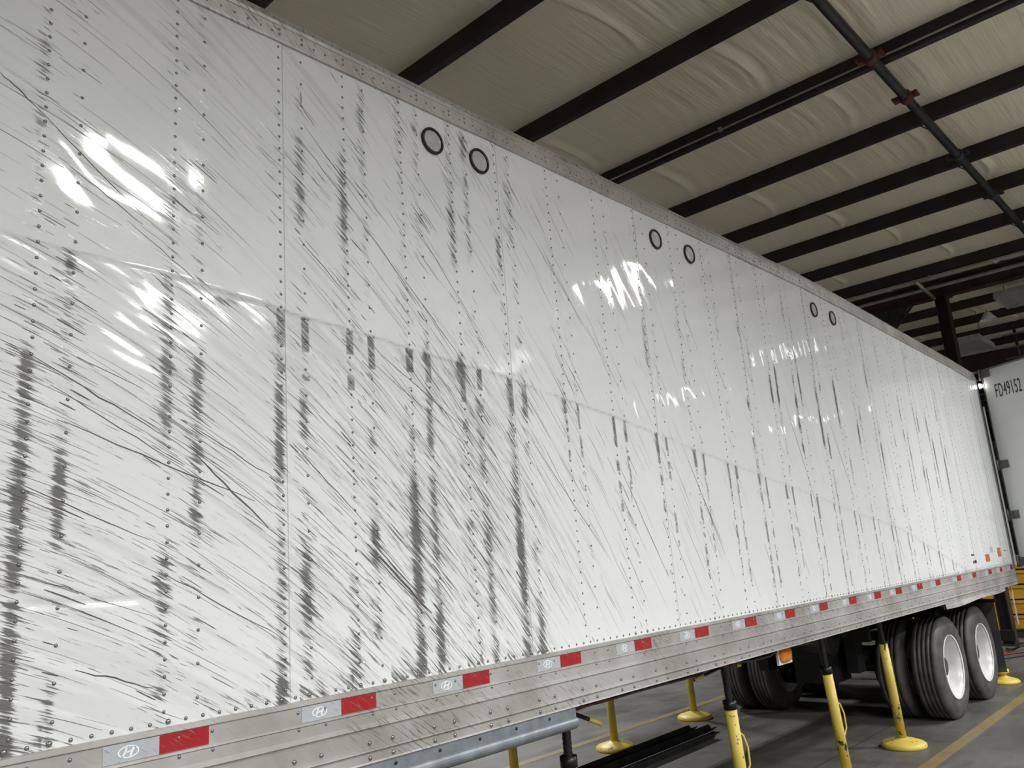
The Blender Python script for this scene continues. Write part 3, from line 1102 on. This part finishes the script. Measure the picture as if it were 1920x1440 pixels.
# ---- closed body
sheet = plain('dull_white_body', (.62, .62, .61), .4)
b = MB()
vs, fs = [], []
for xx in tx:
    zt = float(ztop(xx)) + .105 + CAM_Z
    vs += [(xx, .0125, zt), (xx, 2.58, zt), (xx, 2.58, zt - .02), (xx, .0125, zt - .02)]
for i in range(len(tx) - 1):
    for k in range(4):
        fs.append((4 * i + k, 4 * i + (k + 1) % 4, 4 * i + 4 + (k + 1) % 4, 4 * i + 4 + k))
b.add(vs, fs)
b.build('roof', MAT['rail'], trailer)
MB().box(X_NOSE, X_REAR - .05, 2.56, 2.59, CAM_Z - .62, CAM_Z + 1.92).build('far_side_wall', sheet, trailer)
MB().box(X_NOSE - .02, X_NOSE, 0, 2.59, CAM_Z - .62, CAM_Z + 2.2).build('front_wall', sheet, trailer)
MB().box(X_NOSE, X_REAR - .02, .06, 2.55, CAM_Z - .50, CAM_Z - .38).build('deck', MAT['black_steel'], trailer)
for i in range(52):
    xx = X_NOSE + .3 + i * .3048
    if xx < X_REAR - .2:
        MB().box(xx - .03, xx + .03, .055, 2.555, CAM_Z - .60, CAM_Z - .50).build('crossmember', MAT['black_steel'], trailer)
# rear frame post with hinge butts and gap
MB().box(X_REAR - .02, X_REAR + .06, -.004, .10, CAM_Z - .62, CAM_Z + 1.93).build('rear_post', MAT['galv'], trailer)
MB().box(X_REAR - .02, X_REAR + .06, .10, 2.49, CAM_Z + 1.78, CAM_Z + 2.0).build('rear_header', MAT['galv'], trailer)
MB().box(X_REAR - .02, X_REAR + .06, 2.49, 2.59, CAM_Z - .62, CAM_Z + 1.93).build('rear_post', MAT['galv'], trailer)
MB().box(X_REAR - .02, X_REAR + .06, .10, 2.49, CAM_Z - .62, CAM_Z - .40).build('rear_sill', MAT['galv'], trailer)

# ---- open rear door, swung past square towards the aisle
DL = math.hypot(.58, 1)
ux, uy = -.58 / DL, -1 / DL
nx_, ny_ = -uy, ux            # door normal, pointing away from the viewer
DX, DY = X_REAR + .105, -.045
def dp(u, t_, z):
    """door coordinates: u from hinge, t through the thickness (0 = face seen), z relative to the camera"""
    return (DX + ux * u + nx_ * t_, DY + uy * u + ny_ * t_, z + CAM_Z)
def dbox(b, u0, u1, t0, t1, z0, z1):
    vs = [dp(u, t_, z) for u in (u0, u1) for t_ in (t0, t1) for z in (z0, z1)]
    b.add(vs, [(0, 1, 3, 2), (4, 6, 7, 5), (0, 4, 5, 1), (2, 3, 7, 6), (0, 2, 6, 4), (1, 5, 7, 3)])
    return b
door = dbox(MB(), .035, 1.22, 0, .05, -.43, 2.07).build('rear_door', MAT['door_white'], trailer)
dbox(MB(), .028, 1.225, -.004, .055, 2.062, 2.085).build('door_edge', MAT['galv'], door)
dbox(MB(), .022, .036, -.006, .055, -.43, 2.07).build('door_seal', MAT['hinge_steel'], door)
for zc in (2.02, .84, .21, -.36):
    hb = MB()
    dbox(hb, -.02, .03, -.014, .0, zc - .06, zc + .06)
    dbox(hb, .03, .155, -.012, -.002, zc - .05, zc + .05)
    hb.tube([dp(.0, -.012, zc - .07), dp(.0, -.012, zc + .07)], .014, 8)
    hb.build('hinge', MAT['hinge_steel'], door)
def text_mesh(name, s, size, mat, parent, place):
    cu = bpy.data.curves.new(name, 'FONT')
    cu.body = s
    cu.size = size
    cu.extrude = .0008
    cu.space_character = 1.12
    to = bpy.data.objects.new(name + '_src', cu)
    C.objects.link(to)
    dg = bpy.context.evaluated_depsgraph_get()
    me = bpy.data.meshes.new_from_object(to.evaluated_get(dg))
    bpy.data.objects.remove(to)
    for v in me.vertices:
        v.co = place(v.co)
    me.update()
    me.materials.clear(); me.materials.append(mat)
    o = bpy.data.objects.new(name, me)
    C.objects.link(o)
    return put(o, parent)
text_mesh('lettering', 'FD49152', .245, MAT['ink'], door, lambda c: Vector(dp(.175 + c.x * .385, -.003 - c.z, 1.685 + c.y)))
# small lit lamp on the rear corner post
lm = MB()
lm.lathe([(.001, -.035), (.022, -.030), (.030, -.018), (.032, 0)], 16, 'y', (X_REAR + .075, -.02, CAM_Z + 1.875)).build('corner_lamp', MAT['led_small'], trailer)
MB().box(X_REAR + .045, X_REAR + .105, -.02, .01, CAM_Z + 1.83, CAM_Z + 1.92).build('lamp_bracket', MAT['dark_steel'], trailer)
# white strip added for the bright light showing between post and door
MB().box(X_REAR + .062, X_REAR + .072, -.03, -.012, CAM_Z - .4, CAM_Z + 1.6).build('gap_light_strip', MAT['white_plastic'], trailer)

# ---- running gear
def tire_prof(r=.487, w=.278):
    hw = w / 2
    p = [(.295, -hw + .018), (.330, -hw + .004), (.385, -hw), (.435, -hw + .008), (.468, -hw + .022), (r - .006, -hw + .036), (r, -hw + .050)]
    gs = [-.062, -.021, .021, .062]
    for g in gs:
        p += [(r, g - .006), (r - .011, g - .004), (r - .011, g + .004), (r, g + .006)]
    p += [(r, hw - .050), (r - .006, hw - .036), (.468, hw - .022), (.435, hw - .008), (.385, hw), (.330, hw - .004), (.295, hw - .018)]
    return p
tire_me = MB().lathe(tire_prof(), 72, 'y').mesh('tire', MAT['tire'])
rim_b = MB().lathe([(.293, -.124), (.302, -.134), (.300, -.122), (.286, -.112), (.272, -.06), (.262, .0), (.25, .03), (.20, .045), (.14, .035), (.11, .02), (.10, .02), (.098, .06)], 56, 'y')
rim_me = rim_b.mesh('rim', MAT['rim'])
rin_me = MB().lathe([(.302, .134), (.286, .112), (.268, .06), (.262, 0), (.272, -.06), (.290, -.12), (.300, -.13)], 48, 'y').mesh('rim', MAT['rim'])
hub_b = MB().lathe([(.105, .04), (.10, -.03), (.085, -.05), (.07, -.055), (.001, -.058)], 24, 'y')
for k in range(10):
    a = 2 * PI * k / 10
    hub_b.lathe([(.016, .036), (.016, .014), (.010, .008), (.001, .006)], 8, 'y', (.143 * math.cos(a), 0, .143 * math.sin(a)))
hub_me = hub_b.mesh('hub', MAT['hub'])
ZW = .478
def wheel(x, yface, outer, flip):
    e = bpy.data.objects.new('wheel', None)
    e.empty_display_size = .1
    e.location = (x, yface + .139, ZW)
    if flip:
        e.rotation_euler.z = PI
    C.objects.link(e)
    put(e, trailer)
    for nm, me in (('tire', tire_me), ('rim', rim_me if outer else rin_me)) + ((('hub', hub_me),) if outer else ()):
        o = bpy.data.objects.new(nm, me)
        C.objects.link(o)
        o.parent = e
WX = (9.12, 10.28)
for x in WX:
    wheel(x, .115, True, False)
    wheel(x, .455, False, False)
    wheel(x, 2.59 - .115 - .278, True, True)
    wheel(x, 2.59 - .455 - .278, False, True)
    ax = MB().tube([(x, .5, ZW), (x, 2.1, ZW)], .064, 16).build('axle', MAT['black_steel'], trailer)
    for yy in (.72, 1.76):
        MB().lathe([(.21, 0), (.21, .11), (.12, .115)], 28, 'y', (x, yy, ZW)).build('brake_drum', MAT['black_steel'], ax)
    for yy in (.95, 1.62):
        MB().lathe([(.01, -.13), (.085, -.12), (.09, 0), (.085, .12), (.01, .13)], 16, 'y', (x - .26, yy, ZW + .12)).build('brake_chamber', MAT['black_steel'], ax)
for yy in (.78, 1.72):
    MB().box(8.1, 11.3, yy, yy + .09, .86, 1.12).build('slider_rail', MAT['black_steel'], trailer)
    for x in (8.45, 9.7, 10.95):
        MB().box(x - .09, x + .09, yy - .01, yy + .10, .50, .88).build('spring_hanger', MAT['black_steel'], trailer)
    for x in WX:
        MB().bar((x - .52, yy + .045, .66), (x + .52, yy + .045, .66), .075, .05).build('leaf_spring', MAT['black_steel'], trailer)
MB().box(8.3, 8.36, .6, 2.0, .80, 1.1).build('slider_crossbeam', MAT['black_steel'], trailer)
MB().tube([(8.05, .85, .86), (8.05, 1.75, .86)], .15, 20).build('air_tank', MAT['black_steel'], trailer)
MB().box(8.20, 8.60, .95, 1.35, .42, .82).build('valve_box', MAT['black_steel'], trailer)
# mud flaps
flapm = NT('smoked_mud_flap')
flapm.b.inputs['Base Color'].default_value = (.05, .055, .06, 1)
flapm.b.inputs['Roughness'].default_value = .4
flapm.b.inputs['Alpha'].default_value = .82
for yy in (.17, 1.83):
    f = MB().box(11.22, 11.232, yy, yy + .58, .14, .93).build('mud_flap', flapm.m, trailer)
    MB().bar((11.24, yy - .02, .95), (11.24, yy + .62, .95), .04, .04).build('flap_bracket', MAT['black_steel'], f)
# rear underride guard
for yy in (.42, 1.95):
    b = MB()
    b.add([(11.42, yy, 1.12), (11.80, yy, 1.12), (11.80, yy, .52), (11.66, yy, .52), (11.62, yy, .86),
           (11.42, yy + .14, 1.12), (11.80, yy + .14, 1.12), (11.80, yy + .14, .52), (11.66, yy + .14, .52), (11.62, yy + .14, .86)],
          [(0, 1, 2, 3, 4), (9, 8, 7, 6, 5), (0, 5, 6, 1), (1, 6, 7, 2), (2, 7, 8, 3), (3, 8, 9, 4), (4, 9, 5, 0)])
    b.build('guard_post', MAT['black_steel'], trailer)
MB().box(11.70, 11.81, .12, 2.46, .44, .56).build('underride_bar', MAT['black_steel'], trailer)
MB().box(11.81, 11.822, .08, .095, .62, 1.24).build('reflector_edge', MAT['white_plastic'], trailer)
# amber side marker
am = MB()
am.box(5.30, 5.50, .085, .10, .985, 1.10)
am = am.build('side_marker', MAT['white_plastic'], trailer)
b = MB().lathe([(.075, 0), (.072, -.012), (.055, -.022), (.02, -.027), (.001, -.028)], 24, 'y')
o = b.build('amber_lens', MAT['amber'])
for v in o.data.vertices:
    r_ = math.hypot(v.co.x, v.co.z) or 1
    k_ = r_ / max((abs(v.co.x) ** 4 + abs(v.co.z) ** 4) ** .25, 1e-6)
    v.co = (5.40 + v.co.x * k_ * 1.15, .085 + v.co.y, 1.043 + v.co.z * k_ * .62)
put(o, am)
# wiring loom drooping below the rail
pts = [(2.9 + i * .25, .10 + .03 * math.sin(i * 1.3), 1.085 - .022 * abs(math.sin(i * .9))) for i in range(13)]
MB().tube(pts, .009, 7).build('wiring_loom', MAT['hose_black'], trailer)
pts = [(3.0 + i * .22, .13 + .03 * math.cos(i * 1.7), 1.075 - .02 * abs(math.sin(i * 1.3 + .5))) for i in range(12)]
MB().tube(pts, .005, 6).build('wiring_loom', MAT['hose_red'], trailer)
# galvanised rolled strip clipped under the front of the bottom rail
b = MB()
prof = [(-.004, 1.108), (-.004, 1.062)] + [(.018 - .036 * math.cos(a), 1.036 + .030 * math.sin(a)) for a in np.linspace(PI * .30, -PI * .75, 12)] + [(.004, 1.062), (.004, 1.108)]
b.extrude(prof, .2, 3.05)
gs = b.build('rolled_strip', MAT['galv'], trailer)
for i in range(12):
    MB().lathe([(.007, .0), (.007, -.002), (.001, -.002)], 8, 'y', (.5 + i * .215, -.004, 1.082)).build('bolt_hole', MAT['ink'], gs)

# ------------------------------------------------------------------ jack stands
def stand(x, y, label, tube_top=.84, lean=-.085, collar=True, arms=(), loop=None, top=1.10, rough_top=False):
    t = thing('jack_stand', label, 'jack stand', (x, y, 0), 'yellow jack stands around the trailer')
    MB().lathe([(.001, 0), (.182, 0), (.186, .012), (.184, .030), (.165, .044), (.11, .062), (.06, .072), (.045, .080), (.001, .08)], 40, 'z', (x, y, 0)).build('base', MAT['yellow'], t)
    ax = lambda z: x + lean * z / 1.1
    MB().tube([(ax(.06), y, .06), (ax(tube_top), y, tube_top)], .0375, 20).build('tube', MAT['yellow'], t)
    if collar:
        MB().tube([(ax(tube_top - .005), y, tube_top - .005), (ax(tube_top + .045), y, tube_top + .045)], .042, 18).build('collar', MAT['screw'], t)
    n = 26
    pts, rs = [], []
    for i in range(n):
        z = tube_top + (top - .02 - tube_top) * i / (n - 1)
        pts.append((ax(z), y, z)); rs.append(.0235 if i % 2 else .0205)
    MB().tube(pts, rs, 14).build('screw', MAT['screw'], t)
    MB().box(ax(top) - .045, ax(top) + .045, y - .045, y + .045, top - .02, top).build('saddle', MAT['screw'], t)
    for (dx, dy, dz, L, m) in arms:
        d = Vector((dx, dy, dz)).normalized()
        p = Vector((ax(top - .05), y, top - .05))
        h = MB().tube([p, p + d * L], .010, 8).build('turning_bar', MAT[m], t)
        MB().tube([p + d * (L - .09), p + d * L], .0115, 8).build('bar_tip', MAT['yellow'], h)
    if loop:
        z0 = loop
        dx, dy = .72, -.35
        P_ = lambda r, z: (ax(z) + dx * r, y + dy * r, z)
        MB().tube([P_(.03, z0 + .10), P_(.075, z0 + .07), P_(.10, z0), P_(.095, z0 - .10), P_(.06, z0 - .15), P_(.03, z0 - .16)], .006, 8).build('carry_loop', MAT['yellow'], t)
    return t
stand(3.22, .20, 'jack stand with black screw nearest the camera, under the end of the grey rolled strip', .80, -.01, True,
      ((1, .9, -.02, .34, 'screw'), (.75, -.1, -.32, .26, 'screw')))
stand(4.86, .20, 'jack stand between the rolled strip and the amber marker, with long black screw', .80, -.085, True,
      ((1, .2, -.12, .34, 'screw'), (-1, .15, -.15, .30, 'screw')), .56)
stand(6.40, .20, 'jack stand just right of the amber marker with a bent carry loop', .805, -.15, True, ((1, .3, -.05, .36, 'screw'),), .50)
stand(7.73, .24, 'jack stand in front of the rear wheels with its whole domed base in view', .86, -.12, False, ((1, .5, -.06, .30, 'screw'),))
stand(5.22, 2.48, 'far side jack stand cut off by the bottom edge of the photograph', .95, -.05, True)
stand(6.67, 2.53, 'far side jack stand with domed base, left of the dark steel bars', .95, -.05, True)
stand(8.24, 2.60, 'far side jack stand with domed base beside the far wheels', .95, -.05, True)
t = thing('stand_base', 'short yellow domed stand base on the floor behind the rear wheels', 'stand', (11.36, .27, 0))
MB().lathe([(.001, 0), (.18, 0), (.184, .02), (.16, .042), (.10, .06), (.055, .075), (.05, .11), (.001, .11)], 32, 'z', (11.36, .27, 0)).build('base', MAT['yellow'], t)
MB().lathe([(.05, .10), (.085, .115), (.085, .15), (.04, .17), (.001, .17)], 24, 'z', (11.36, .27, 0)).build('knob', MAT['yellow'], t)

# ------------------------------------------------------------------ loose things on the floor
def angle_bar(p, q, s, roll, label):
    b = MB()
    a, c = Vector(p), Vector(q)
    d = (c - a).normalized()
    side = d.cross(Vector((0, 0, 1))).normalized()
    u = (side * math.cos(roll) + Vector((0, 0, 1)) * math.sin(roll))
    v = (-side * math.sin(roll) + Vector((0, 0, 1)) * math.cos(roll))
    prof = [(0, 0), (s, 0), (s, .008), (.008, .008), (.008, s), (0, s)]
    vs = [pt + u * i + v * j for pt in (a, c) for i, j in prof]
    fs = [(0, 5, 4, 3, 2, 1), (6, 7, 8, 9, 10, 11)] + [(k, (k + 1) % 6, 6 + (k + 1) % 6, 6 + k) for k in range(6)]
    b.add(vs, fs)
    return tag(b.build('angle_bar', MAT['dark_steel']), label, 'steel bar', 'dark steel bars lying under the trailer')
angle_bar((5.5, 2.20, .003), (7.62, 2.25, .003), .075, .75, 'dark steel angle bar on the floor, farthest of the three')
angle_bar((4.2, 2.02, .003), (7.72, 2.09, .003), .07, .6, 'dark steel angle bar on the floor, middle of the three')
angle_bar((4.3, 1.84, .003), (7.42, 1.90, .003), .065, .9, 'dark steel angle bar on the floor, nearest of the three')

def hose(pts, r, mat, label):
    P_ = [Vector(p) for p in pts]
    out = []
    for i in range(len(P_) - 1):
        a, b2, c, d = P_[max(i - 1, 0)], P_[i], P_[i + 1], P_[min(i + 2, len(P_) - 1)]
        for k in range(8):
            t_ = k / 8
            out.append(.5 * ((2 * b2) + (c - a) * t_ + (2 * a - 5 * b2 + 4 * c - d) * t_ ** 2 + (3 * b2 - a - 3 * c + d) * t_ ** 3))
    out.append(P_[-1])
    return tag(MB().tube(out, r, 8).build('air_hose', MAT[mat]), label, 'hose')
hose([(12.5, 1.6, .014), (13.4, 1.0, .014), (14.3, .55, .014), (15.0, .1, .014), (15.7, -.9, .014), (15.2, -2.4, .014)], .014, 'hose_red', 'red air hose lying on the floor behind the trailer')
hose([(12.3, 1.4, .014), (13.0, .95, .014), (13.9, .45, .014), (14.6, .1, .014), (15.4, -.9, .014), (14.9, -2.4, .014)], .014, 'hose_black', 'black air hose lying beside the red hose behind the trailer')
hose([(14.5, .9, .02), (14.2, .75, .04), (14.15, .62, .10), (14.5, .42, .15), (15.1, .25, .05), (15.9, -.5, .016), (15.7, -2.4, .016)], .016, 'hose_black', 'black hose with a raised loop on the floor behind the trailer')

# yellow steel stack and chest beyond the trailer
for i in range(5):
    z0 = .14 + i * .245
    b = MB()
    b.box(16.2, 16.5, -.6, 2.9, z0, z0 + .215)
    b.box(16.17, 16.2, -.6, 2.9, z0 + .17, z0 + .215)
    b.box(16.17, 16.2, -.6, 2.9, z0, z0 + .04)
    tag(b.build('yellow_beam', MAT['yellow_rack']), 'yellow steel channel beam behind the trailer, %s of the stack' %
        ('lowest', 'second from the floor', 'middle', 'second from the top', 'topmost')[i], 'beam', 'stacked yellow channel beams')
tag(MB().box(16.12, 16.55, -.7, 3.0, 0, .12).add([(16.1, -.7, .12), (16.12, -.7, .14), (16.12, 3, .14), (16.1, 3, .12)], [(0, 1, 2, 3)]).build('base_beam', MAT['dark_steel']), 'long dark steel base under the yellow beams', 'base')
t = thing('tool_chest', 'yellow tool chest with dark handle standing before the yellow beams', 'chest', (15.9, 1.5, 0))
MB().box(15.8, 16.1, 1.25, 1.75, .12, .75).build('body', MAT['yellow_rack'], t)
MB().box(15.78, 15.8, 1.33, 1.58, .46, .53).build('handle', MAT['ink'], t)
MB().box(15.78, 16.12, 1.22, 1.78, .0, .12).build('plinth', MAT['dark_steel'], t)
